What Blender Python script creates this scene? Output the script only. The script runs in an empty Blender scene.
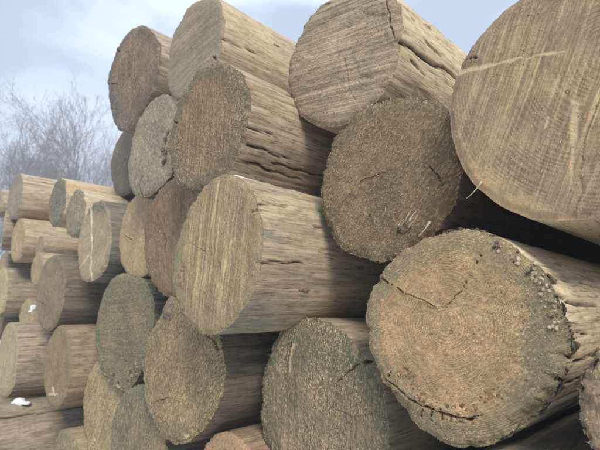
import bpy, math, random, time
import numpy as np
from mathutils import Vector, Matrix
T0 = time.time()
R = math.radians
scene = bpy.context.scene
C = scene.collection
CAMZ = 0.76

# ------------------------------------------------------------------ camera
cam_d = bpy.data.cameras.new('camera')
cam = bpy.data.objects.new('camera', cam_d); C.objects.link(cam)
cam.location = (0, 0, CAMZ)
cam.rotation_euler = (R(90 + 10.251), 0, R(44.539))
cam_d.sensor_width = 36.0; cam_d.lens = 36.0 * 470 / 600
cam_d.clip_start = 0.02; cam_d.clip_end = 500
cam_d.dof.use_dof = True; cam_d.dof.focus_distance = 0.80; cam_d.dof.aperture_fstop = 8.5
scene.camera = cam

# ------------------------------------------------------------------ world
SUN_DIR = Vector((0.66, -0.42, 0.60)).normalized()        # towards the sun
sun_el = math.asin(SUN_DIR.z); sun_az = math.atan2(SUN_DIR.x, SUN_DIR.y)
w = bpy.data.worlds.new('World'); scene.world = w; w.use_nodes = True
nt = w.node_tree; nt.nodes.clear()
def N(t, kind, **kw):
    n = t.nodes.new(kind)
    for k, v in kw.items(): setattr(n, k, v)
    return n
sky = N(nt, 'ShaderNodeTexSky', sky_type='NISHITA', sun_disc=False)
sky.sun_elevation = sun_el; sky.sun_rotation = sun_az
sky.altitude = 50; sky.air_density = 1.0; sky.dust_density = 1.2; sky.ozone_density = 1.5
tc = N(nt, 'ShaderNodeTexCoord')
mp = N(nt, 'ShaderNodeMapping'); mp.inputs['Scale'].default_value = (1.6, 1.6, 3.4); mp.inputs['Location'].default_value = (0.35, 0.1, 0.25)
nz = N(nt, 'ShaderNodeTexNoise'); nz.inputs['Scale'].default_value = 1.9; nz.inputs['Detail'].default_value = 5.0; nz.inputs['Roughness'].default_value = 0.5; nz.inputs['Distortion'].default_value = 0.4
rp = N(nt, 'ShaderNodeMapRange'); rp.inputs[1].default_value = 0.38; rp.inputs[2].default_value = 0.58; rp.inputs[3].default_value = 0.46; rp.inputs[4].default_value = 0.95
rp.interpolation_type = 'SMOOTHSTEP'
mx = N(nt, 'ShaderNodeMix', data_type='RGBA'); mx.inputs[7].default_value = (7.0, 7.9, 9.4, 1)
bg = N(nt, 'ShaderNodeBackground'); bg.inputs['Strength'].default_value = 0.08
wo = N(nt, 'ShaderNodeOutputWorld')
L = nt.links.new
L(tc.outputs['Generated'], mp.inputs['Vector']); L(mp.outputs[0], nz.inputs['Vector']); L(nz.outputs['Fac'], rp.inputs[0])
L(rp.outputs[0], mx.inputs[0]); L(sky.outputs[0], mx.inputs[6]); L(mx.outputs[2], bg.inputs['Color']); L(bg.outputs[0], wo.inputs['Surface'])

# ------------------------------------------------------------------ sun
sd = bpy.data.lights.new('sun', 'SUN'); sd.energy = 2.4; sd.angle = R(20); sd.color = (1.0, 0.92, 0.78)
so = bpy.data.objects.new('sun', sd); C.objects.link(so)
so.rotation_euler = SUN_DIR.to_track_quat('Z', 'Y').to_euler()

vs = scene.view_settings
vs.view_transform = 'Standard'; vs.look = 'None'; vs.exposure = 1.1; vs.gamma = 1.0; vs.use_curve_mapping = False

# ------------------------------------------------------------------ helpers
def lin(c, g=1.0):
    o = []
    for v in c:
        v = v / 255.0
        o.append(min(0.9, g * (v / 12.92 if v <= 0.04045 else ((v + 0.055) / 1.055) ** 2.4)))
    l = 0.25 * o[0] + 0.6 * o[1] + 0.15 * o[2]
    return tuple(v + (l - v) * 0.18 for v in o) + (1.0,)

def h3(ix, iy, iz, seed):
    h = (ix.astype(np.uint32) * np.uint32(374761393)) ^ (iy.astype(np.uint32) * np.uint32(668265263)) ^ (iz.astype(np.uint32) * np.uint32(2147483647 - 58)) ^ np.uint32((seed * 2654435761) & 0xffffffff)
    h = (h ^ (h >> np.uint32(13))) * np.uint32(1274126177)
    h = (h ^ (h >> np.uint32(16))) * np.uint32(2246822519)
    h = h ^ (h >> np.uint32(15))
    return (h & np.uint32(0xffffff)).astype(np.float32) / np.float32(0xffffff)

def vnoise(x, y, z, seed=0):
    "value noise in -1..1 on numpy arrays"
    x, y, z = np.broadcast_arrays(np.asarray(x, np.float32), np.asarray(y, np.float32), np.asarray(z, np.float32))
    fx, fy, fz = np.floor(x), np.floor(y), np.floor(z)
    ix, iy, iz = fx.astype(np.int64) + 4096, fy.astype(np.int64) + 4096, fz.astype(np.int64) + 4096
    tx, ty, tz = x - fx, y - fy, z - fz
    tx = tx * tx * (3 - 2 * tx); ty = ty * ty * (3 - 2 * ty); tz = tz * tz * (3 - 2 * tz)
    def row(b, c): return h3(ix, iy + b, iz + c, seed) * (1 - tx) + h3(ix + 1, iy + b, iz + c, seed) * tx
    a = row(0, 0) * (1 - ty) + row(1, 0) * ty
    b = row(0, 1) * (1 - ty) + row(1, 1) * ty
    return (a * (1 - tz) + b * tz) * 2 - 1

def fbm(x, y, z, seed=0, oct=3):
    s = 0; a = 1.0; t = 0
    for o in range(oct):
        s = s + a * vnoise(np.asarray(x) * 2 ** o, np.asarray(y) * 2 ** o, np.asarray(z) * 2 ** o, seed + 17 * o); t += a; a *= 0.5
    return s / t

def smooth(a, b, x):
    t = np.clip((x - a) / (b - a), 0, 1); return t * t * (3 - 2 * t)

def seg_dist(px, pz, pts, closed=False):
    "distance of points to a polyline, and the position along it 0..1"
    best = np.full(px.shape, 1e9, np.float32); pos = np.zeros(px.shape, np.float32)
    n = len(pts) - 1
    for i in range(n):
        ax, az = pts[i]; bx, bz = pts[i + 1]
        dx, dz = bx - ax, bz - az; l2 = dx * dx + dz * dz + 1e-12
        t = np.clip(((px - ax) * dx + (pz - az) * dz) / l2, 0, 1)
        d = np.hypot(px - ax - t * dx, pz - az - t * dz)
        m = d < best
        best = np.where(m, d, best); pos = np.where(m, (i + t) / n, pos)
    return best, pos

def mesh_np(name, verts, quads, tris=None, attrs=None, smooth_shade=True):
    me = bpy.data.meshes.new(name)
    nv = len(verts); nq = len(quads); ntri = 0 if tris is None else len(tris)
    me.vertices.add(nv); me.vertices.foreach_set('co', np.ascontiguousarray(verts, np.float32).ravel())
    me.loops.add(nq * 4 + ntri * 3); me.polygons.add(nq + ntri)
    li = np.asarray(quads, np.int32).ravel() if nq else np.zeros(0, np.int32)
    if ntri: li = np.concatenate([li, np.asarray(tris, np.int32).ravel()])
    me.loops.foreach_set('vertex_index', li.astype(np.int32))
    ls = np.concatenate([np.arange(nq) * 4, nq * 4 + np.arange(ntri) * 3]).astype(np.int32)
    me.polygons.foreach_set('loop_start', ls)
    me.polygons.foreach_set('use_smooth', np.full(nq + ntri, smooth_shade, bool))
    me.update(calc_edges=True); me.validate()
    for k, v in (attrs or {}).items():
        a = me.attributes.new(k, 'FLOAT', 'POINT'); a.data.foreach_set('value', np.ascontiguousarray(v, np.float32).ravel())
    return me

def put(name, me, mat, parent=None, loc=None):
    o = bpy.data.objects.new(name, me); C.objects.link(o)
    if mat: me.materials.append(mat)
    if parent: o.parent = parent
    if loc is not None: o.location = loc
    return o

def grid_quads(nr, ns, off=0, wrap=True):
    i = np.arange(nr - 1)[:, None]; j = np.arange(ns if wrap else ns - 1)[None, :]
    a = i * ns + j; b = i * ns + (j + 1) % ns
    return np.stack([a, b, b + ns, a + ns], -1).reshape(-1, 4) + off

# ------------------------------------------------------------------ materials
class G:
    "tiny node graph helper"
    def __init__(s, name):
        s.m = bpy.data.materials.new(name); s.m.use_nodes = True; s.t = s.m.node_tree; s.t.nodes.clear()
        s.out = s.t.nodes.new('ShaderNodeOutputMaterial'); s.b = s.t.nodes.new('ShaderNodeBsdfPrincipled')
        s.t.links.new(s.b.outputs[0], s.out.inputs[0])
        s.b.inputs['Specular IOR Level'].default_value = 0.18
    def link(s, a, b): s.t.links.new(a, b)
    def set(s, inp, v):
        if hasattr(v, 'links'): s.link(v, inp)
        else: inp.default_value = v
    def math(s, op, a, b=0.0, c=0.0):
        n = s.t.nodes.new('ShaderNodeMath'); n.operation = op
        for i, v in enumerate((a, b, c)): s.set(n.inputs[i], v)
        return n.outputs[0]
    def mix(s, f, a, b, mode='MIX'):
        n = s.t.nodes.new('ShaderNodeMix'); n.data_type = 'RGBA'; n.blend_type = mode
        s.set(n.inputs[0], f); s.set(n.inputs[6], a); s.set(n.inputs[7], b); return n.outputs[2]
    def ramp(s, v, a, b, lo=0.0, hi=1.0):
        n = s.t.nodes.new('ShaderNodeMapRange'); n.interpolation_type = 'SMOOTHSTEP'
        s.set(n.inputs[0], v)
        for i, q in enumerate((a, b, lo, hi)): s.set(n.inputs[i + 1], q)
        return n.outputs[0]
    def obj(s): return s.t.nodes.new('ShaderNodeTexCoord').outputs['Object']
    def attr(s, name):
        n = s.t.nodes.new('ShaderNodeAttribute'); n.attribute_name = name; return n.outputs['Fac']
    def mapping(s, v, scale=(1, 1, 1), rot=(0, 0, 0), loc=(0, 0, 0)):
        n = s.t.nodes.new('ShaderNodeMapping'); s.link(v, n.inputs[0])
        n.inputs['Scale'].default_value = scale; n.inputs['Rotation'].default_value = rot; n.inputs['Location'].default_value = loc
        return n.outputs[0]
    def noise(s, v, scale, detail=3.0, rough=0.55, dist=0.0):
        n = s.t.nodes.new('ShaderNodeTexNoise'); s.link(v, n.inputs['Vector'])
        n.inputs['Scale'].default_value = scale; n.inputs['Detail'].default_value = detail
        n.inputs['Roughness'].default_value = rough; n.inputs['Distortion'].default_value = dist
        return n.outputs['Fac']
    def voro(s, v, scale, feature='F1'):
        n = s.t.nodes.new('ShaderNodeTexVoronoi'); n.feature = feature; s.link(v, n.inputs['Vector']); n.inputs['Scale'].default_value = scale
        return n.outputs['Distance']
    def bump(s, h, strength, dist=0.002, normal=None):
        n = s.t.nodes.new('ShaderNodeBump'); n.inputs['Strength'].default_value = strength; n.inputs['Distance'].default_value = dist
        s.link(h, n.inputs['Height'])
        if normal is not None: s.link(normal, n.inputs['Normal'])
        return n.outputs[0]

def rot_xz(g, v, deg, along, across, seed):
    "coordinates turned in the cut plane so that x runs along the saw lines"
    m1 = g.mapping(v, rot=(0, R(deg), 0), loc=(seed * 0.37, seed * 0.11, seed * 0.53))
    return g.mapping(m1, scale=(along, 30.0, across))

def face_mat(sp, seed):
    g = G('sawn_end_wood')
    p = g.obj(); u = g.attr('u'); ck = g.attr('crack'); pl = g.attr('pale')
    gain = 1.12 * sp.get('gain', 1.0)
    warm = lambda c: (c[0] * gain * 1.06, c[1] * gain * 1.0, c[2] * gain * 0.90, 1)
    c0, c1, c2 = (warm(lin(sp[k])) for k in ('c', 'm', 'rim'))
    c2 = tuple(0.84 * a_ + 0.16 * b_ for a_, b_ in zip(c2, c1))
    lump0 = g.noise(g.mapping(p, loc=(seed, 2, 3)), 70, 5, 0.7)
    off = g.mapping(p, loc=(seed * 1.37, seed * 0.71, seed * 2.13))
    mot = g.noise(off, 14, 5, 0.6, 0.6)
    big = g.noise(off, 5.0, 3, 0.5, 0.3)
    col = g.mix(g.ramp(mot, 0.36, 0.66), c0, c1)
    # growth rings, centred on the pith
    pit = g.mapping(p, loc=(-sp.get('pith', (0.01, 0.0))[0], 0, -sp.get('pith', (0.01, 0.0))[1]))
    ln = g.t.nodes.new('ShaderNodeVectorMath'); ln.operation = 'LENGTH'
    sc = g.mapping(pit, scale=(1, 0, 1)); g.link(sc, ln.inputs[0])
    rr = g.math('ADD', ln.outputs['Value'], g.math('MULTIPLY', g.math('SUBTRACT', big, 0.5), 0.02))
    rr = g.math('ADD', rr, g.math('MULTIPLY', g.math('SINE', g.math('MULTIPLY', rr, 130.0)), 0.0028))
    rr = g.math('ADD', rr, g.math('MULTIPLY', g.math('SUBTRACT', mot, 0.5), 0.006))
    ring = g.math('SINE', g.math('MULTIPLY', rr, 2 * math.pi / sp.get('ringw', 0.0042)))
    ring01 = g.math('MULTIPLY_ADD', ring, 0.5, 0.5)
    ringfade = g.math('MULTIPLY', g.ramp(g.noise(off, 16, 3), 0.40, 0.62), sp.get('rings', 0.12))
    col = g.mix(g.math('MULTIPLY', ring01, ringfade), col, tuple(x * 0.5 for x in c0[:3]) + (1,))
    # saw lines
    sl = g.noise(rot_xz(g, p, sp.get('saw', 90), 5.0, 170.0, seed), 1.0, 4, 0.6)
    sl2 = g.noise(rot_xz(g, p, sp.get('saw', 90), 10.0, 420.0, seed + 3), 1.0, 2, 0.6)
    saw = g.math('ADD', g.math('MULTIPLY', sl, 0.65), g.math('MULTIPLY', sl2, 0.35))
    sa = sp.get('sawk', 0.6)
    col = g.mix(g.math('MULTIPLY', g.ramp(saw, 0.40, 0.60, 1.0, 0.0), 0.55 * sa), col, tuple(x * 0.42 for x in c1[:3]) + (1,))
    col = g.mix(g.math('MULTIPLY', g.ramp(saw, 0.52, 0.68), 0.35 * sa), col, tuple(min(0.8, x * 1.55) for x in c0[:3]) + (1,))
    # weathered outer band
    e = g.math('ADD', u, g.math('MULTIPLY', g.math('SUBTRACT', mot, 0.5), 0.22))
    e = g.math('ADD', e, g.math('MULTIPLY', g.math('SUBTRACT', big, 0.5), 0.3))
    e = g.math('ADD', e, g.math('MULTIPLY', g.math('SUBTRACT', lump0, 0.5), 0.32))
    col = g.mix(g.math('MULTIPLY', g.ramp(e, sp.get('r0', 0.72), sp.get('r1', 0.86)), sp.get('rk', 0.9)), col, c2)
    # second blotch colour (algae, stain)
    if 'blot' in sp:
        bl = g.noise(g.mapping(off, loc=(3, 5, 9)), sp.get('bscale', 7), 6, 0.65, 0.8)
        col = g.mix(g.math('MULTIPLY', g.ramp(bl, 0.5 - 0.12, 0.5 + 0.14), sp.get('bk', 0.7)), col, warm(lin(sp['blot'])))
    if 'zone' in sp:        # a stained side of the end: direction in degrees and colour
        a, t0, t1, zc = sp['zone']
        dt = g.t.nodes.new('ShaderNodeVectorMath'); dt.operation = 'DOT_PRODUCT'; g.link(p, dt.inputs[0]); dt.inputs[1].default_value = (math.cos(R(a)), 0, math.sin(R(a)))
        dd = g.math('ADD', dt.outputs['Value'], g.math('ADD', g.math('MULTIPLY', g.math('SUBTRACT', mot, 0.5), 0.10), g.math('MULTIPLY', g.math('SUBTRACT', lump0, 0.5), 0.07)))
        col = g.mix(g.math('MULTIPLY', g.ramp(dd, t0, t1), 0.85), col, warm(lin(zc)))
    # torn fibre specks, light and dark
    vn = g.t.nodes.new('ShaderNodeTexVoronoi'); vn.inputs['Scale'].default_value = 1.0
    g.link(rot_xz(g, p, sp.get('saw', 90) + 4, 170.0, 360.0, seed + 9), vn.inputs['Vector'])
    sepc = g.t.nodes.new('ShaderNodeSeparateColor'); g.link(vn.outputs['Color'], sepc.inputs[0])
    grit = sepc.outputs[0]
    gk = sp.get('grit', 0.42)
    col = g.mix(g.math('MULTIPLY', g.ramp(grit, 0.35, 0.0), 0.6 * gk), col, tuple(x * 0.38 for x in c1[:3]) + (1,))
    col = g.mix(g.math('MULTIPLY', g.ramp(grit, 0.66, 1.0), 0.55 * gk), col, tuple(min(0.8, x * 1.7) for x in c0[:3]) + (1,))
    sv = rot_xz(g, p, sp.get('saw', 90) + 8, 190.0, 420.0, seed + 1)
    sv = g.mapping(sv, scale=(1, 1, 1))
    sp1 = g.noise(sv, 1.0, 2, 0.6, 1.0)
    lump = g.noise(off, 330, 3, 0.7, 0.5)
    dens = g.ramp(g.noise(g.mapping(off, loc=(7, 1, 4)), 10, 3, 0.6), 0.42, 0.62)
    fk = sp.get('fib', 0.6)
    fibre = g.math('MULTIPLY', g.ramp(sp1, 0.53, 0.68), g.math('MULTIPLY', dens, fk))
    col = g.mix(fibre, col, warm(lin(sp.get('fc', (200, 180, 145)))))
    col = g.mix(g.math('MULTIPLY', g.ramp(lump, 0.56, 0.72), 0.55 * min(1, fk + 0.2)), col, tuple(x * 0.30 for x in c1[:3]) + (1,))
    col = g.mix(g.math('MULTIPLY', g.ramp(sp1, 0.46, 0.34), 0.45 * fk), col, tuple(x * 0.35 for x in c1[:3]) + (1,))
    # fresh scratches and checks
    col = g.mix(g.math('MULTIPLY', pl, g.ramp(lump, 0.25, 0.5, 0.55, 1.0)), col, lin(sp.get('pc', (205, 180, 140))))
    col = g.mix(ck, col, (0.018, 0.014, 0.010, 1))  # crack insides coloured near-black: their shade is painted in besides the relief
    g.link(col, g.b.inputs['Base Color']); g.b.inputs['Roughness'].default_value = 0.92
    hgt = g.math('ADD', g.math('MULTIPLY', saw, 0.9 * sa), g.math('MULTIPLY', lump, 0.5 + fk))
    hgt = g.math('ADD', hgt, g.math('MULTIPLY', sp1, 0.9 * fk))
    hgt = g.math('ADD', hgt, g.math('MULTIPLY', g.math('MULTIPLY', ring01, ringfade), 0.35))
    hgt = g.math('ADD', hgt, g.math('MULTIPLY', grit, 0.4 * gk))
    hgt = g.math('ADD', hgt, g.math('MULTIPLY', lump0, 0.5))
    g.link(g.bump(hgt, 0.85, sp.get('bump', 0.0023)), g.b.inputs['Normal'])
    return g.m

def side_mat(sp, seed):
    g = G('weathered_log_side')
    p = g.obj(); ck = g.attr('crack'); gr = g.attr('groove')
    c0 = lin(sp['b']); c1 = lin(sp.get('b2', tuple(int(x * 0.8) for x in sp['b']))); c2 = lin(sp.get('b3', (112, 116, 108)))
    o = g.mapping(p, loc=(seed * 0.9, seed * 1.7, seed * 0.3))
    lon = g.mapping(o, scale=(1, 0.09, 1))
    fine = g.noise(lon, 260, 4, 0.65)
    mid = g.noise(lon, 60, 4, 0.6, 0.4)
    broad = g.noise(g.mapping(o, scale=(1, 0.35, 1)), 11, 4, 0.6, 0.5)
    cross = g.noise(g.mapping(o, scale=(0.5, 1.6, 0.5)), 40, 4, 0.65)
    col = g.mix(g.ramp(mid, 0.38, 0.64), c0, c1)
    col = g.mix(g.math('MULTIPLY', g.ramp(broad, 0.5, 0.72), sp.get('b3k', 0.6)), col, c2)
    col = g.mix(g.math('MULTIPLY', g.ramp(cross, 0.5, 0.7), 0.3), col, tuple(x * 0.62 for x in c1[:3]) + (1,))
    col = g.mix(g.math('MULTIPLY', g.ramp(fine, 0.49, 0.34), 0.72), col, tuple(x * 0.42 for x in c1[:3]) + (1,))
    col = g.mix(g.math('MULTIPLY', g.ramp(fine, 0.55, 0.72), 0.4), col, tuple(min(0.75, x * 1.4) for x in c0[:3]) + (1,))
    stain = g.noise(g.mapping(o, scale=(1, 0.6, 1), loc=(4, 2, 7)), 22, 6, 0.7, 0.8)
    col = g.mix(g.math('MULTIPLY', g.ramp(stain, 0.54, 0.70), 0.5), col, tuple(x * 0.45 for x in c1[:3]) + (1,))
    scuff = g.noise(g.mapping(o, scale=(1, 0.25, 1), loc=(8, 1, 2)), 36, 5, 0.7, 0.3)
    col = g.mix(g.math('MULTIPLY', g.ramp(scuff, 0.58, 0.70), 0.45), col, tuple(min(0.75, x * 1.45) for x in c0[:3]) + (1,))
    col = g.mix(g.math('MULTIPLY', gr, 0.72), col, tuple(x * 0.5 for x in c1[:3]) + (1,))
    col = g.mix(ck, col, (0.02, 0.016, 0.012, 1))  # shade inside the lengthwise cracks, painted near-black over the modelled cut
    g.link(col, g.b.inputs['Base Color']); g.b.inputs['Roughness'].default_value = 0.85
    hgt = g.math('ADD', g.math('MULTIPLY', fine, 0.8), g.math('MULTIPLY', mid, 0.9))
    hgt = g.math('ADD', hgt, g.math('MULTIPLY', cross, 0.5))
    hgt = g.math('ADD', hgt, g.math('MULTIPLY', stain, -0.8))
    g.link(g.bump(hgt, 0.7, 0.0022), g.b.inputs['Normal'])
    return g.m

def plain_mat(name, rgb, rgb2=None, scale=120, rough=0.9, bump=0.4):
    g = G(name); p = g.obj(); n = g.noise(p, scale, 4, 0.6)
    g.link(g.mix(g.ramp(n, 0.35, 0.65), lin(rgb), lin(rgb2 or tuple(int(x * 0.75) for x in rgb))), g.b.inputs['Base Color'])
    g.b.inputs['Roughness'].default_value = rough
    g.link(g.bump(n, bump, 0.002), g.b.inputs['Normal'])
    return g.m

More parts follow.
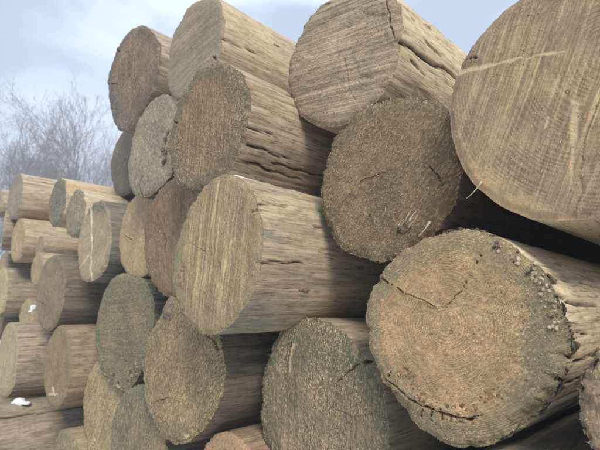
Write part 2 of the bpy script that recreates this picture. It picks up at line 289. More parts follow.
DATA = {
 'A': {'p': (-1.5577, 0.7, 0.8434), 'r': 0.2005, 'h': [-0.0, -0.072, 0.038, 0.021, 0.018, -0.021], 'cr': [([(-0.2049, 0.0345), (-0.102, 0.0021)], 0.004, 0.01), ([(-0.1849, 0.1905), (-0.1053, 0.1359)], 0.004, 0.015)], 'pa': []},
 'B': {'p': (-1.1195, 0.6825, 0.7595), 'r': 0.1569, 'h': [-0.015, 0.007, 0.011, -0.015, -0.016, 0.007], 'cr': [([(0.1357, -0.0972), (0.1059, -0.0644)], 0.004, 0.012)], 'pa': []},
 'C': {'p': (-0.594, 0.7217, 0.5408), 'r': 0.1577, 'h': [-0.002, -0.004, -0.008, 0.003, -0.0, 0.006], 'cr': [([(0.1228, 0.0782), (0.1307, 0.0389), (0.1339, 0.0026), (0.1463, -0.0285)], 0.004, 0.016), ([(-0.0833, 0.1684), (-0.0582, 0.1482), (-0.022, 0.1351)], 0.003, 0.008)], 'pa': []},
 'D': {'p': (-0.1562, 0.665, 0.2855), 'r': 0.1705, 'h': [-0.004, -0.005, -0.002, 0.002, -0.006, -0.014], 'cr': [([(-0.1403, 0.1019), (-0.1119, 0.0938)], 0.002, 0.004)], 'pa': [([(-0.1529, 0.0879), (-0.113, 0.0777), (-0.0829, 0.0757), (-0.0479, 0.0697), (-0.0181, 0.0621), (0.0041, 0.0589)], 0.004, 1.0), ([(0.0082, -0.0143), (0.0055, -0.0551), (-0.0027, -0.0938), (-0.0073, -0.1305)], 0.006, 0.8), ([(-0.026, -0.0291), (-0.0312, -0.0448)], 0.003, 0.8)]},
 'E': {'p': (-0.4874, 0.7112, 0.2445), 'r': 0.1575, 'h': [-0.0, 0.007, 0.013, 0.009, -0.01, 0.004], 'cr': [([(0.0977, 0.002), (0.1153, -0.0196), (0.1233, -0.0403)], 0.0018, 0.004), ([(-0.1001, -0.0376), (-0.0441, 0.0032), (0.0092, 0.008)], 0.0009, 0.003)], 'pa': [([(0.0533, -0.0995), (0.0657, -0.0904), (0.072, -0.0825)], 0.006, 0.7)]},
 'F': {'p': (-0.8852, 0.5775, 0.4178), 'r': 0.1586, 'h': [0.015, -0.012, 0.014, 0.007, 0.007, 0.009], 'cr': [([(-0.1509, 0.0618), (-0.1107, 0.042)], 0.003, 0.008)], 'pa': [([(0.0138, 0.0624), (0.0174, -0.0601)], 0.003, 0.3), ([(0.0742, 0.0188), (0.0715, -0.0734)], 0.003, 0.3)]},
 'G': {'p': (-0.8012, 0.5558, 0.1132), 'r': 0.1571, 'h': [-0.023, 0.045, -0.015, -0.005, 0.006, 0.003], 'cr': [([(0.1557, 0.0779), (0.1212, 0.0698)], 0.003, 0.01)], 'pa': [([(0.0179, 0.153), (0.0101, 0.1009), (-0.0018, 0.0603), (-0.0131, 0.0091), (-0.0188, -0.0729)], 0.004, 0.8), ([(0.0675, 0.0217), (0.0498, -0.0163), (0.04, -0.0843)], 0.004, 0.6), ([(0.0771, 0.1005), (0.0554, 0.003)], 0.002, 0.4)]},
 'H': {'p': (-1.3015, 0.665, 0.4982), 'r': 0.1616, 'h': [0.005, 0.009, -0.0, -0.023, -0.014, -0.012], 'cr': [([(-0.038, -0.1515), (-0.0622, -0.1151), (-0.0396, -0.0872)], 0.006, 0.02)], 'pa': []},
 'I': {'p': (-1.9401, 0.875, 0.6503), 'r': 0.1571, 'h': [0.003, -0.011, -0.002, 0.02, 0.007, -0.007], 'cr': [], 'pa': []},
 'J': {'p': (-1.4995, 0.7385, 0.2554), 'r': 0.1528, 'h': [0.002, -0.001, -0.011, 0.002, -0.001, 0.005], 'cr': [([(-0.1062, 0.0073), (-0.0417, -0.0174)], 0.003, 0.008)], 'pa': []},
 'K': {'p': (-1.1386, 0.6601, 0.208), 'r': 0.1716, 'h': [0.006, -0.005, -0.007, 0.018, -0.001, -0.014], 'cr': [([(-0.0858, 0.0617), (-0.0388, -0.0161), (-0.0435, -0.0772)], 0.002, 0.006)], 'pa': []},
 'L': {'p': (-1.5707, 0.7315, -0.0621), 'r': 0.2037, 'h': [0.05, 0.02, 0.0, 0.03, 0.0, 0.03], 'cr': [([(-0.0167, 0.0959), (0.0515, 0.036), (0.0566, -0.0506)], 0.0018, 0.004)], 'pa': []},
 'M': {'p': (-1.07, 0.6503, -0.1422), 'r': 0.1806, 'h': [0.017, 0.039, -0.001, -0.014, 0.023, -0.012], 'cr': [([(0.1082, 0.0956), (0.1459, 0.0742), (0.1668, 0.0487)], 0.005, 0.015), ([(-0.1233, -0.1037), (-0.0734, -0.0849), (-0.0253, -0.074)], 0.002, 0.006)], 'pa': [([(0.0248, -0.1161), (0.0301, -0.1266)], 0.004, 0.9), ([(0.0539, -0.1495), (0.0662, -0.1429)], 0.004, 0.9)]},
 'O': {'p': (-1.3262, 0.6839, -0.3835), 'r': 0.171, 'h': [-0.008, 0.004, -0.005, 0.001, -0.009, -0.02], 'cr': [], 'pa': []},
 'P': {'p': (-0.6801, 0.7301, -0.194), 'r': 0.1733, 'h': [-0.005, -0.002, 0.02, -0.014, 0.001, 0.005], 'cr': [([(0.1494, 0.1002), (0.1242, 0.0966), (0.0953, 0.0815), (0.0599, 0.0523)], 0.0045, 0.02), ([(-0.0626, 0.1346), (-0.0686, 0.105), (-0.0776, 0.0627)], 0.003, 0.01)], 'pa': [([(-0.0595, 0.1201), (-0.0655, 0.0927), (-0.0684, 0.0635)], 0.005, 1.0), ([(0.1013, 0.1281), (0.1151, 0.105), (0.101, 0.1151)], 0.004, 0.6)]},
 'Q': {'p': (-0.3427, 0.6706, -0.0324), 'r': 0.1551, 'h': [0.001, 0.009, -0.001, 0.024, 0.014, -0.009], 'cr': [([(-0.1274, 0.088), (-0.0866, 0.0648), (-0.0418, 0.0448), (-0.0216, 0.037)], 0.0013, 0.005), ([(-0.1138, -0.0797), (-0.0936, -0.0946), (-0.062, -0.1086), (-0.0256, -0.118), (0.0176, -0.1199), (0.0384, -0.1128)], 0.004, 0.014), ([(0.0591, 0.118), (0.0407, 0.0901), (0.0219, 0.0616), (-0.0034, 0.0384)], 0.0009, 0.003), ([(-0.1075, -0.0667), (-0.1238, -0.0855)], 0.0025, 0.006), ([(-0.0968, -0.0827), (-0.1089, -0.1009)], 0.0025, 0.006), ([(-0.0826, -0.0933), (-0.0945, -0.1144)], 0.0025, 0.006), ([(-0.0668, -0.1004), (-0.0749, -0.1222)], 0.0025, 0.006), ([(-0.0515, -0.1058), (-0.0578, -0.1284)], 0.0025, 0.006), ([(-0.0365, -0.1096), (-0.0393, -0.13)], 0.0025, 0.006), ([(-0.0221, -0.1133), (-0.0231, -0.1317)], 0.0025, 0.006), ([(-0.0079, -0.1155), (-0.0074, -0.1319)], 0.0025, 0.006)], 'pa': [([(0.0308, 0.0324), (0.0478, 0.0212)], 0.003, 0.4), ([(-0.099, 0.0002), (-0.0886, -0.0231)], 0.003, 0.4)]},
 'R': {'p': (-0.0725, 0.63, -0.1102), 'r': 0.0983, 'h': [-0.002, -0.005, 0.002, -0.0, 0.005, 0.009], 'cr': [], 'pa': []},
 'b': {'p': (-2.2254, 0.7, 0.4756), 'r': 0.1085, 'h': [-0.019, -0.004, -0.008, -0.013, -0.001, 0.001], 'cr': [], 'pa': []},
 'c': {'p': (-2.0258, 0.7098, 0.3998), 'r': 0.1044, 'h': [0.019, -0.003, 0.002, 0.001, -0.001, -0.001], 'cr': [], 'pa': []},
 'd': {'p': (-1.8077, 0.7105, 0.2585), 'r': 0.1558, 'h': [-0.007, -0.006, 0.004, -0.01, -0.001, -0.018], 'cr': [], 'pa': [([(-0.0454, 0.1481), (-0.0295, 0.0661), (-0.0101, -0.0333), (0.0216, -0.1485)], 0.009, 1.0), ([(-0.1043, -0.0961), (-0.0005, -0.0341)], 0.006, 0.6)]},
 'f': {'p': (-2.8382, 0.7154, 0.3704), 'r': 0.1204, 'h': [0.0, 0.0, 0.0, 0.0, 0.0, 0.0], 'cr': [], 'pa': [([(-0.0489, 0.0326), (0.0297, -0.0835)], 0.02, 0.5)]},
 'h': {'p': (-2.21, 0.7, 0.0759), 'r': 0.1683, 'h': [0.025, -0.008, -0.011, 0.018, 0.005, 0.003], 'cr': [([(-0.1484, -0.0314), (-0.008, -0.0589)], 0.004, 0.01)], 'pa': []},
 'l': {'p': (-2.0487, 0.7, -0.2194), 'r': 0.1535, 'h': [-0.032, -0.013, 0.003, -0.0, 0.009, -0.011], 'cr': [], 'pa': [([(-0.0099, -0.084), (0.0186, -0.107)], 0.012, 1.0), ([(-0.0483, -0.1111), (0.0494, -0.0996)], 0.006, 0.8)]},
 'N': {'p': (-1.7347, 0.7609, -0.3528), 'r': 0.1828, 'h': [0.0, 0.0, 0.0, 0.0, 0.0, 0.0], 'cr': [], 'pa': [([(-0.0385, 0.1192), (-0.0899, -0.0784)], 0.006, 0.5)]},
 'S': {'p': (-0.8973, 0.6811, -0.3875), 'r': 0.1172, 'h': [0.0, 0.0, 0.0, 0.0, 0.0, 0.0], 'cr': [], 'pa': []},
 'a': {'p': (-2.9027, 0.6937, 0.6207), 'r': 0.1288, 'h': [0.0, 0.0, 0.0, 0.0, 0.0, 0.0], 'cr': [], 'pa': []},
 'e': {'p': (-3.0801, 0.7, 0.4518), 'r': 0.1156, 'h': [0.0, 0.0, 0.0, 0.0, 0.0, 0.0], 'cr': [], 'pa': []},
 'p': {'p': (-3.3159, 0.77, 0.2649), 'r': 0.0855, 'h': [0.0, 0.0, 0.0, 0.0, 0.0, 0.0], 'cr': [], 'pa': []},
 'i': {'p': (-3.0339, 0.7042, 0.0982), 'r': 0.1372, 'h': [0.0, 0.0, 0.0, 0.0, 0.0, 0.0], 'cr': [], 'pa': []},
 'k': {'p': (-2.5947, 0.6622, -0.2318), 'r': 0.1723, 'h': [0.0, 0.0, 0.0, 0.0, 0.0, 0.0], 'cr': [([(-0.0149, 0.1236), (-0.0343, 0.0437), (-0.0497, -0.0035)], 0.004, 0.015)], 'pa': []},
 'g': {'p': (-2.6436, 0.77, 0.3142), 'r': 0.0672, 'h': [0.0, 0.0, 0.0, 0.0, 0.0, 0.0], 'cr': [], 'pa': []},
 'g2': {'p': (-2.4165, 0.7, 0.1882), 'r': 0.0791, 'h': [0.0, 0.0, 0.0, 0.0, 0.0, 0.0], 'cr': [], 'pa': []},
 'o': {'p': (-2.8326, 0.7882, -0.0627), 'r': 0.1197, 'h': [0.0, 0.0, 0.0, 0.0, 0.0, 0.0], 'cr': [], 'pa': []},
 'z': {'p': (-3.2669, 0.7, 0.6407), 'r': 0.0862, 'h': [0.0, 0.0, 0.0, 0.0, 0.0, 0.0], 'cr': [], 'pa': []},
 'n': {'p': (-1.9547, 0.7203, -0.5655), 'r': 0.1222, 'h': [0.0, 0.0, 0.0, 0.0, 0.0, 0.0], 'cr': [], 'pa': []},
 'm': {'p': (-2.474, 0.42, -0.577), 'r': 0.175, 'h': [0.0, 0.0, 0.0, 0.0, 0.0, 0.0], 'cr': [], 'pa': []},
 'T': {'p': (-0.2581, 0.63, -0.3243), 'r': 0.1386, 'h': [0.0, 0.0, 0.0, 0.0, 0.0, 0.0], 'cr': [], 'pa': []},
}
HIDDEN = [(-1.66,.76,-.635,.125),(-1.12,.78,-.645,.115),(-.84,.78,-.64,.12),(-.56,.76,-.63,.13),(-.27,.76,-.61,.15),(.04,.76,-.6,.16),
 (.06,.75,-.27,.165),(.20,.86,.03,.15),(.36,.76,-.6,.16),(.39,.76,-.26,.17),(-.52,.80,-.43,.08),(-2.3,.8,-.2,.09),(-2.76,.75,-.6,.16),(-3.1,.75,-.6,.16),(-3.05,.78,-.25,.18),(-3.4,.78,-.6,.16),(-3.36,.78,-.02,.16)]

# ------------------------------------------------------------------ ground
def rgb_ground():
    g = G('trodden_earth'); p = g.obj()
    a = g.noise(p, 0.9, 5, 0.6); b = g.noise(p, 14, 5, 0.65); c = g.noise(p, 90, 3, 0.6)
    col = g.mix(g.ramp(b, 0.35, 0.65), lin((128, 112, 90)), lin((96, 84, 66)))
    col = g.mix(g.ramp(a, 0.45, 0.6), col, lin((134, 130, 92)))
    col = g.mix(g.math('MULTIPLY', g.ramp(c, 0.55, 0.7), 0.5), col, lin((172, 158, 130)))
    col = g.mix(g.ramp(g.math('ADD', g.math('MULTIPLY', a, 0.6), g.math('MULTIPLY', b, 0.4)), 0.44, 0.50), col, lin((232, 234, 238)))  # white snow patches added out of view to bounce light up onto the logs
    g.link(col, g.b.inputs['Base Color']); g.b.inputs['Roughness'].default_value = 0.95
    g.link(g.bump(g.math('ADD', b, g.math('MULTIPLY', c, 0.4)), 0.8, 0.02), g.b.inputs['Normal'])
    return g.m
gx = np.concatenate([-np.geomspace(240, 0.2, 40), np.geomspace(0.2, 240, 40)])
XX, YY = np.meshgrid(gx, gx, indexing='ij')
far = smooth(6, 30, np.hypot(XX, YY))
ZZ = 0.012 * fbm(XX * 2.1, YY * 2.1, 0, 5) * smooth(0, 1, np.hypot(XX, YY)) + far * 0.5 * vnoise(XX * 0.03, YY * 0.03, 0, 9)
ZZ = np.minimum(ZZ, 0.02) * (1 - far) + ZZ * far - 0.01
q = grid_quads(80, 80, 0, False)[:, ::-1]
ground = put('ground', mesh_np('ground', np.stack([XX, YY, ZZ], -1).reshape(-1, 3), q), rgb_ground())
ground['kind'] = 'structure'

# ------------------------------------------------------------------ logs
LEN = 2.55
FIBRE = None
def fibre_mat():
    g = G('torn_wood_fibre'); t = g.attr('tone')
    p = g.obj(); n = g.noise(p, 60, 3)
    col = g.mix(t, lin((96, 82, 60)), lin((222, 202, 164)))
    col = g.mix(g.math('MULTIPLY', n, 0.4), col, lin((120, 112, 90)))
    g.link(col, g.b.inputs['Base Color']); g.b.inputs['Roughness'].default_value = 0.9
    return g.m
FIBRE = fibre_mat()
SPLIT = plain_mat('fresh_split_wood', (205, 190, 158), (170, 148, 112), 200)
DARKW = plain_mat('dark_weathered_wood', (92, 86, 74), (58, 52, 42), 130, bump=0.9)
BARK = plain_mat('torn_bark', (120, 106, 84), (66, 56, 42), 90, bump=1.0)
RUSTW = plain_mat('rusty_wood_crumb', (150, 112, 72), (98, 72, 46), 200)
STRAWW = plain_mat('straw_wood_crumb', (186, 168, 124), (134, 116, 82), 200)
KNOT = plain_mat('grey_knot', (150, 130, 104), (104, 88, 68), 160)
SNOW = plain_mat('old_snow', (236, 240, 246), (222, 228, 238), 90, 0.6, 0.3)

class Log: pass

def build_log(key, sp, seed):
    d = DATA[key]; X, Y, Z = d['p']; r = d['r']; h = d['h']
    hi = sp.get('hi', 2)
    ns, nr, ny = {3: (330, 104, 92), 2: (230, 66, 60), 1: (132, 34, 36), 0: (48, 8, 10)}[hi]
    rng = np.random.default_rng(seed * 7 + 3)
    th = np.linspace(0, 2 * np.pi, ns, endpoint=False)
    rag = sp.get('rag', 1.0)
    scuts = sp.get('sc', [])
    def rad(th, y):
        b = 1 + sum(h[2 * i] * np.cos((i + 2) * th) + h[2 * i + 1] * np.sin((i + 2) * th) for i in range(3))
        c, s = np.cos(th), np.sin(th)
        b = b + 0.012 * fbm(c * 2.2, s * 2.2, y * 1.2, seed, 3)
        R0 = r * b * (1 - 0.012 * y)
        fis = fbm(c * r * 62, s * r * 62, y * 1.3, seed + 5, 2)
        gv = smooth(0.09, 0.0, np.abs(fis)) * smooth(-0.1, 0.45, vnoise(c * r * 14, s * r * 14, y * 1.6, seed + 8) + sp.get('fis', 0.0))
        und = 0.0016 * vnoise(c * r * 26, s * r * 26, y * 5, seed + 11) + 0.0008 * vnoise(c * r * 120, s * r * 120, y * 9, seed + 12)
        flake = 0.0022 * smooth(0.05, 0.25, fbm(c * r * 30, s * r * 30, y * 16, seed + 14, 3)) * sp.get('flaky', 0.25)
        ckv = np.zeros(np.broadcast(th, y).shape, np.float32)
        for (t0, y0, t1, y1, wd) in scuts:
            wob = 0.006 * vnoise(y * 30, th * 0 + 3.1, 0, seed + 21)
            dd, pos = seg_dist(((th - t0 + np.pi) % (2 * np.pi) - np.pi) * r + wob, y + th * 0, [(0, y0), (((t1 - t0)) * r, y1)])
            ww = 0.6 * wd * (1 - 0.75 * pos) * (0.9 + 0.35 * vnoise(y * 40, th * 3, 1, seed + 22))
            ckv = np.maximum(ckv, smooth(1.0, 0.35, dd / np.maximum(ww, 1e-4)))
        nick = rag * np.exp(-np.asarray(y) / 0.012) * (0.0022 * smooth(0.05, 0.7, vnoise(c * r * 75, s * r * 75, 0, seed + 15)) + 0.0013 * smooth(0.1, 0.6, vnoise(c * r * 220, s * r * 220, 0, seed + 16)))
        return R0 + und + flake - nick - gv * 0.0022 - ckv * 0.006, gv, ckv
    R0, gv0, ck0 = rad(th, np.zeros_like(th))
    # ---- end face
    u = np.linspace(0, 1, nr + 1)[1:] ** 0.92
    U, TH = np.meshgrid(u, th, indexing='ij')
    x = U * R0[None] * np.cos(TH); z = U * R0[None] * np.sin(TH)
    x = np.concatenate([[0.0], x.ravel()]); z = np.concatenate([[0.0], z.ravel()])
    uu = np.concatenate([[0.0], U.ravel()]); tt = np.concatenate([[0.0], TH.ravel()])
    a = R(sp.get('saw', 90)); qa = -x * np.sin(a) + z * np.cos(a); al = x * np.cos(a) + z * np.sin(a)
    curve = sp.get('curve', 0.0); qa = qa + curve * al * al
    y = sp.get('tx', 0.0) * x + sp.get('tz', 0.0) * z
    y = y + 0.0045 * fbm(x * 7, z * 7, 0, seed + 31, 3)
    sk = sp.get('sawk', 0.6)
    y = y + 0.0011 * sk * fbm(qa * 120, al * 5, 0, seed + 32, 2)
    y = y + (0.4 + sp.get('fib', 0.6)) * (0.0009 * fbm(x * 130, z * 130, 0, seed + 33, 2) + 0.0011 * fbm(x * 48, z * 48, 0, seed + 47, 2))
    y = y + 0.0022 * smooth(0.0, 0.16, vnoise(qa * 26, al * 7, 2, seed + 34)) * sp.get('step', 0.6)
    ck = np.zeros_like(x); pl = np.zeros_like(x)
    wob = 0.0022 * vnoise(x * 90, z * 90, 0, seed + 35); wob2 = 0.0022 * vnoise(x * 90, z * 90, 7, seed + 36)
    if sp.get('burr'):
        y = y + sp['burr'] * fbm(x * 75, z * 75, 0, seed + 50, 3) + sp['burr'] * 1.2 * np.abs(vnoise(x * 34, z * 34, 0, seed + 51))
    for pts, wd, dp in d['cr']:
        dd, pos = seg_dist(x + wob, z + wob2, pts)
        ww = 0.72 * wd * (0.75 + 0.7 * vnoise(x * 90, z * 90, 3, seed + 37)) * (1.05 - 0.6 * np.abs(pos * 2 - 1) ** 2)
        m = smooth(1.0, 0.2, dd / np.maximum(ww, 0.0005)); ck = np.maximum(ck, m * 0.85); y = y + dp * m
        y = y - 0.0016 * smooth(4.5, 1.0, dd / wd) * (1 - m)
    for pts, wd, dp in d['pa']:
        dd, pos = seg_dist(x + wob, z + wob2, pts)
        ww = wd * (1.0 + 0.7 * vnoise(x * 60, z * 60, 5, seed + 38)) * (1.1 - 0.7 * pos)
        m = smooth(1.1, 0.3, dd / np.maximum(ww, 0.0005)); pl = np.maximum(pl, m * dp); y = y + 0.0006 * m
    # drying checks that run from the pith towards the rim
    for i in range(sp.get('checks', 2)):
        t0 = rng.uniform(0, 2 * np.pi); ra, rb = sorted(rng.uniform(0.05, 0.9, 2)); px, pz = sp.get('pith', (0.01, 0))
        pts = [(px * (1 - f) + f * r * math.cos(t0 + 0.06 * math.sin(9 * f)), pz * (1 - f) + f * r * math.sin(t0 + 0.06 * math.sin(9 * f))) for f in np.linspace(ra, rb, 5)]
        dd, pos = seg_dist(x + wob * 0.6, z + wob2 * 0.6, pts)
        m = smooth(1.0, 0.25, dd / (0.0013 * (1.1 - pos * 0.5))); ck = np.maximum(ck, 0.35 * m); y = y + 0.0015 * m
    # rim: worn, torn edge
    ct, st = np.cos(tt), np.sin(tt)
    rn = fbm(ct * r * 60, st * r * 60, 0, seed + 40, 3); rn2 = vnoise(ct * r * 22, st * r * 22, 0, seed + 41)
    rim = smooth(0.90, 1.0, uu)
    y = y + rim ** 2 * (0.004 + rag * 0.006 * np.maximum(0, rn)) + smooth(0.80, 1.0, uu) * rag * 0.006 * np.maximum(0, rn2 - 0.15)
    y = y + rag * 0.004 * smooth(0.86, 0.97, uu) * np.maximum(0, fbm(x * 60, z * 60, 0, seed + 42, 2))
    for (t0, wdt, u0, dp) in sp.get('notch', []):
        da = ((tt - t0 + np.pi) % (2 * np.pi) - np.pi)
        m = smooth(1.0, 0.4, np.abs(da) / wdt + 0.3 * rn) * smooth(u0, u0 + 0.1, uu + 0.06 * rn2)
        y = y + dp * m; y = y + 0.004 * m * vnoise(x * 90, z * 90, 0, seed + 43)
    V = np.stack([x, y, z], -1)
    Q = grid_quads(nr, ns, 1)[:, ::-1]
    j = np.arange(ns); T = np.stack([np.zeros(ns, int), 1 + j, 1 + (j + 1) % ns], -1)
    # orientation: face looks towards -y
    me_f = mesh_np('cut_end', V, Q[:, ::-1], T, {'u': uu, 'crack': np.clip(ck, 0, 1), 'pale': np.clip(pl, 0, 1)})
    # ---- side
    yl = np.concatenate([[0], np.geomspace(0.004, LEN, ny - 1)]) if hi else np.linspace(0, LEN, ny)
    if hi:
        n1 = int(ny * 0.7); yl = np.concatenate([np.linspace(0, 0.75, n1) ** 1.0, np.linspace(0.75, LEN, ny - n1 + 1)[1:]])
        yl[1] = 0.004; yl[2] = 0.012
    YL, TB = np.meshgrid(yl, th, indexing='ij')
    Rb, gv, cks = rad(TB, YL)
    yrim = y[1 + (nr - 1) * ns:]
    yy = YL + yrim[None] * np.exp(-YL / 0.05)
    V2 = np.stack([Rb * np.cos(TB), yy, Rb * np.sin(TB)], -1).reshape(-1, 3)
    me_s = mesh_np('log_side', V2, grid_quads(ny, ns)[:, ::-1], None, {'groove': gv.ravel(), 'crack': cks.ravel()})
    root = bpy.data.objects.new('log', None); C.objects.link(root); root.empty_display_size = 0.1
    root.location = (X, Y, CAMZ + Z)
    root['label'] = sp['label']; root['category'] = 'log'; root['group'] = sp['group']
    fm = face_mat(sp, seed)
    fo = put('cut_end', me_f, fm, root); so = put('log_side', me_s, side_mat(sp, seed), root)
    bv = np.concatenate([[[0, LEN, 0]], V2[-ns:]]); bt = np.stack([np.zeros(ns, int), 1 + (j + 1) % ns, 1 + j], -1)
    put('back_end', mesh_np('back_end', bv, [], bt, {'u': np.concatenate([[0.0], np.ones(ns)])}), fm, root)
    L = Log(); L.root = root; L.rad = rad; L.V = V[1:].reshape(nr, ns, 3); L.r = r; L.rng = rng; L.seed = seed; L.sp = sp; L.face = fo; L.side = so
    nf = sp.get('chips', int({3: 2300, 2: 1100, 1: 700, 0: 0}[hi] * (0.1 + 0.9 * sp.get('fib', .6) ** 1.5)))
    if nf: fibres(L, nf, int(nf * 0.16 * rag))
    return L

def fibres(L, n, nrim):
    "torn chips standing up on the sawn end and along its rim, one mesh"
    rng = L.rng; nr, ns, _ = L.V.shape
    idx_r = (np.sqrt(rng.uniform(0.002, 0.94, n * 3)) * (nr - 1)).astype(int); idx_t = rng.integers(0, ns, n * 3)
    P = L.V[idx_r, idx_t]
    keep = (vnoise(P[:, 0] * 16, P[:, 2] * 16, 0, L.seed + 60) + 0.5 * vnoise(P[:, 0] * 45, P[:, 2] * 45, 0, L.seed + 61)) > rng.uniform(-0.15, 0.55, len(P))
    P = P[keep][:n]; a = R(L.sp.get('saw', 90)) + rng.normal(0, 0.7, len(P))
    ln = rng.gamma(2.0, 0.00095, len(P)) + 0.0012
    D = np.stack([np.cos(a), -np.abs(rng.normal(0.25, 0.2, len(P))), np.sin(a)], -1)
    tr = rng.integers(0, ns, nrim); Pr = L.V[nr - 1 - rng.integers(0, 3, nrim), tr]
    o = np.stack([Pr[:, 0], 0 * Pr[:, 0], Pr[:, 2]], -1); o /= np.linalg.norm(o, axis=1)[:, None]
    Dr = o * rng.uniform(-0.25, 0.55, nrim)[:, None] + np.stack([rng.normal(0, 0.3, nrim), -rng.uniform(0.1, 0.8, nrim), rng.normal(0, 0.3, nrim)], -1)
    P = np.concatenate([P, Pr]); D = np.concatenate([D, Dr]); ln = np.concatenate([ln, rng.gamma(2.0, 0.0016, nrim) + 0.001])
    D /= np.linalg.norm(D, axis=1)[:, None]
    side = np.cross(D, rng.normal(0, 1, D.shape)); side /= np.linalg.norm(side, axis=1)[:, None]; up = np.cross(side, D)
    wd = (ln * rng.uniform(0.14, 0.36, len(ln)))[:, None]; wd = np.clip(wd, 0.0003, 0.0011); P = P + up * 0
    lnv = ln[:, None]
    v = np.stack([P - D * lnv * 0.5 - side * wd, P - D * lnv * 0.5 + side * wd, P - D * lnv * 0.3 + up * wd * 1.2,
                  P + D * lnv * 0.6 + up * wd * 0.3 + np.array([0, -0.0006, 0])], 1).reshape(-1, 3)
    b = np.arange(len(P))[:, None] * 4
    t = np.concatenate([b + [0, 1, 3], b + [1, 2, 3], b + [2, 0, 3], b + [0, 2, 1]])
    tone = np.repeat(rng.beta(1.6, 1.3, len(P)), 4)
    o = put('torn_fibres', mesh_np('torn_fibres', v, [], t, {'tone': tone}), FIBRE, L.face); o['kind'] = 'stuff'

def splinter(L, p0, p1, wd, mat=None, name='splinter', label=None):
    "a thin tapered sliver in the log's own coordinates"
    p0, p1 = np.array(p0), np.array(p1); d = p1 - p0; n = 6; rings = []
    s = np.cross(d, [0.3, 1, 0.2]); s /= np.linalg.norm(s); t = np.cross(s, d); t /= np.linalg.norm(t)
    for i in range(n):
        f = i / (n - 1); w0 = wd * (1 - 0.8 * f) * (1 + 0.25 * math.sin(7 * f + 1)); c = p0 + d * f + s * 0.06 * np.linalg.norm(d) * math.sin(f * 3)
        for a in range(5): rings.append(c + w0 * (math.cos(a * 1.2566) * s + 0.6 * math.sin(a * 1.2566) * t))
    V = np.array(rings + [p0 - d * 0.02, p1 + d * 0.03]); Q = grid_quads(n, 5)
    j = np.arange(5); T = np.concatenate([np.stack([np.full(5, n * 5), (j + 1) % 5, j], -1), np.stack([np.full(5, n * 5 + 1), (n - 1) * 5 + j, (n - 1) * 5 + (j + 1) % 5], -1)])
    o = put(name, mesh_np(name, V, Q, T), mat or SPLIT, L.face)
    if label: o['label'] = label
    return o

def lump(L, name, c, size, mat, seed, amp=0.35, parent=None, nu=28, nv=18, freq=2.2, label=None):
    crumb = name in ('wood_crumb', 'bark_clod')
    if crumb: nu, nv, amp, freq = 9, 7, 0.9, 1.7
    "an uneven lump: stub, knot, flake or clod, sized along x, y, z"
    ph = np.linspace(0, np.pi, nv)[1:-1]; th = np.linspace(0, 2 * np.pi, nu, endpoint=False)
    PH, TH = np.meshgrid(ph, th, indexing='ij')
    d = np.stack([np.sin(PH) * np.cos(TH), np.sin(PH) * np.sin(TH), np.cos(PH)], -1).reshape(-1, 3)
    d = np.concatenate([d, [[0, 0, 1], [0, 0, -1]]])
    k = 1 + amp * fbm(d[:, 0] * freq, d[:, 1] * freq, d[:, 2] * freq, seed, 4)
    V = d * k[:, None] * np.array(size) + np.array(c); m = len(V); nn = nv - 2
    j = np.arange(nu); T = np.concatenate([np.stack([np.full(nu, m - 2), j, (j + 1) % nu], -1), np.stack([np.full(nu, m - 1), (nn - 1) * nu + (j + 1) % nu, (nn - 1) * nu + j], -1)])
    o = put(name, mesh_np(name, V, grid_quads(nn, nu)[:, [0, 3, 2, 1]], T, None, not crumb), mat, parent or (L.face if name in ('wood_crumb', 'bark_clod', 'branch_knot') else L.side))
    if label: o['label'] = label
    return o

def shard(L, name, p, deg, f, mat, seed):
    "a curled torn flake of bark lying back along the side from the rim: thin, ragged, lifted at the lip"
    rg = np.random.default_rng(seed); na, nl = 7, 9; wd = 0.010 * f * rg.uniform(0.6, 1.5); ln = 0.035 * f * rg.uniform(0.6, 1.6)
    rh = np.array([math.cos(R(deg)), 0, math.sin(R(deg))]); tg = np.array([-rh[2], 0, rh[0]])
    A, Bl = np.meshgrid(np.linspace(-1, 1, na), np.linspace(0, 1, nl), indexing='ij')
    w_ = wd * (1 - 0.55 * Bl) * (1 + 0.35 * vnoise(Bl * 6, A * 0 + seed, 0, seed))
    lift = 0.0035 * f * (1 - Bl) ** 2 + 0.0012 + 0.0012 * vnoise(A * 2, Bl * 5, 0, seed + 1) - 0.0016 * A * A
    fwd = -0.004 * f * vnoise(A * 2.5, 0, 4, seed + 2) * (1 - Bl)
    A = A + 0.35 * vnoise(Bl * 7, A * 3, 2, seed + 3)
    top = p + rh * lift[..., None] + tg * (A * w_)[..., None] + np.array([0, 1, 0]) * (Bl * ln + fwd - 0.001)[..., None]
    bot = top - rh * (0.0018 + 0.004 * Bl)[..., None]
    V = np.concatenate([top.reshape(-1, 3), bot.reshape(-1, 3)]); q = grid_quads(na, nl, 0, False)
    n = na * nl; edge = list(range(nl)) + [nl - 1 + nl * i for i in range(1, na)] + [(na - 1) * nl + j for j in range(nl - 2, -1, -1)] + [nl * i for i in range(na - 2, 0, -1)]
    e = np.array(edge); e2 = np.roll(e, -1); rimq = np.stack([e, e2, e2 + n, e + n], -1)
    return put(name, mesh_np(name, V, np.concatenate([q, q[:, ::-1] + n, rimq])), mat, L.side)

def rim_pos(L, deg, du=1.0):
    t = R(deg) % (2 * math.pi); nr, ns, _ = L.V.shape
    return L.V[min(nr - 1, int(du * (nr - 1))), int(t / (2 * math.pi) * ns) % ns]

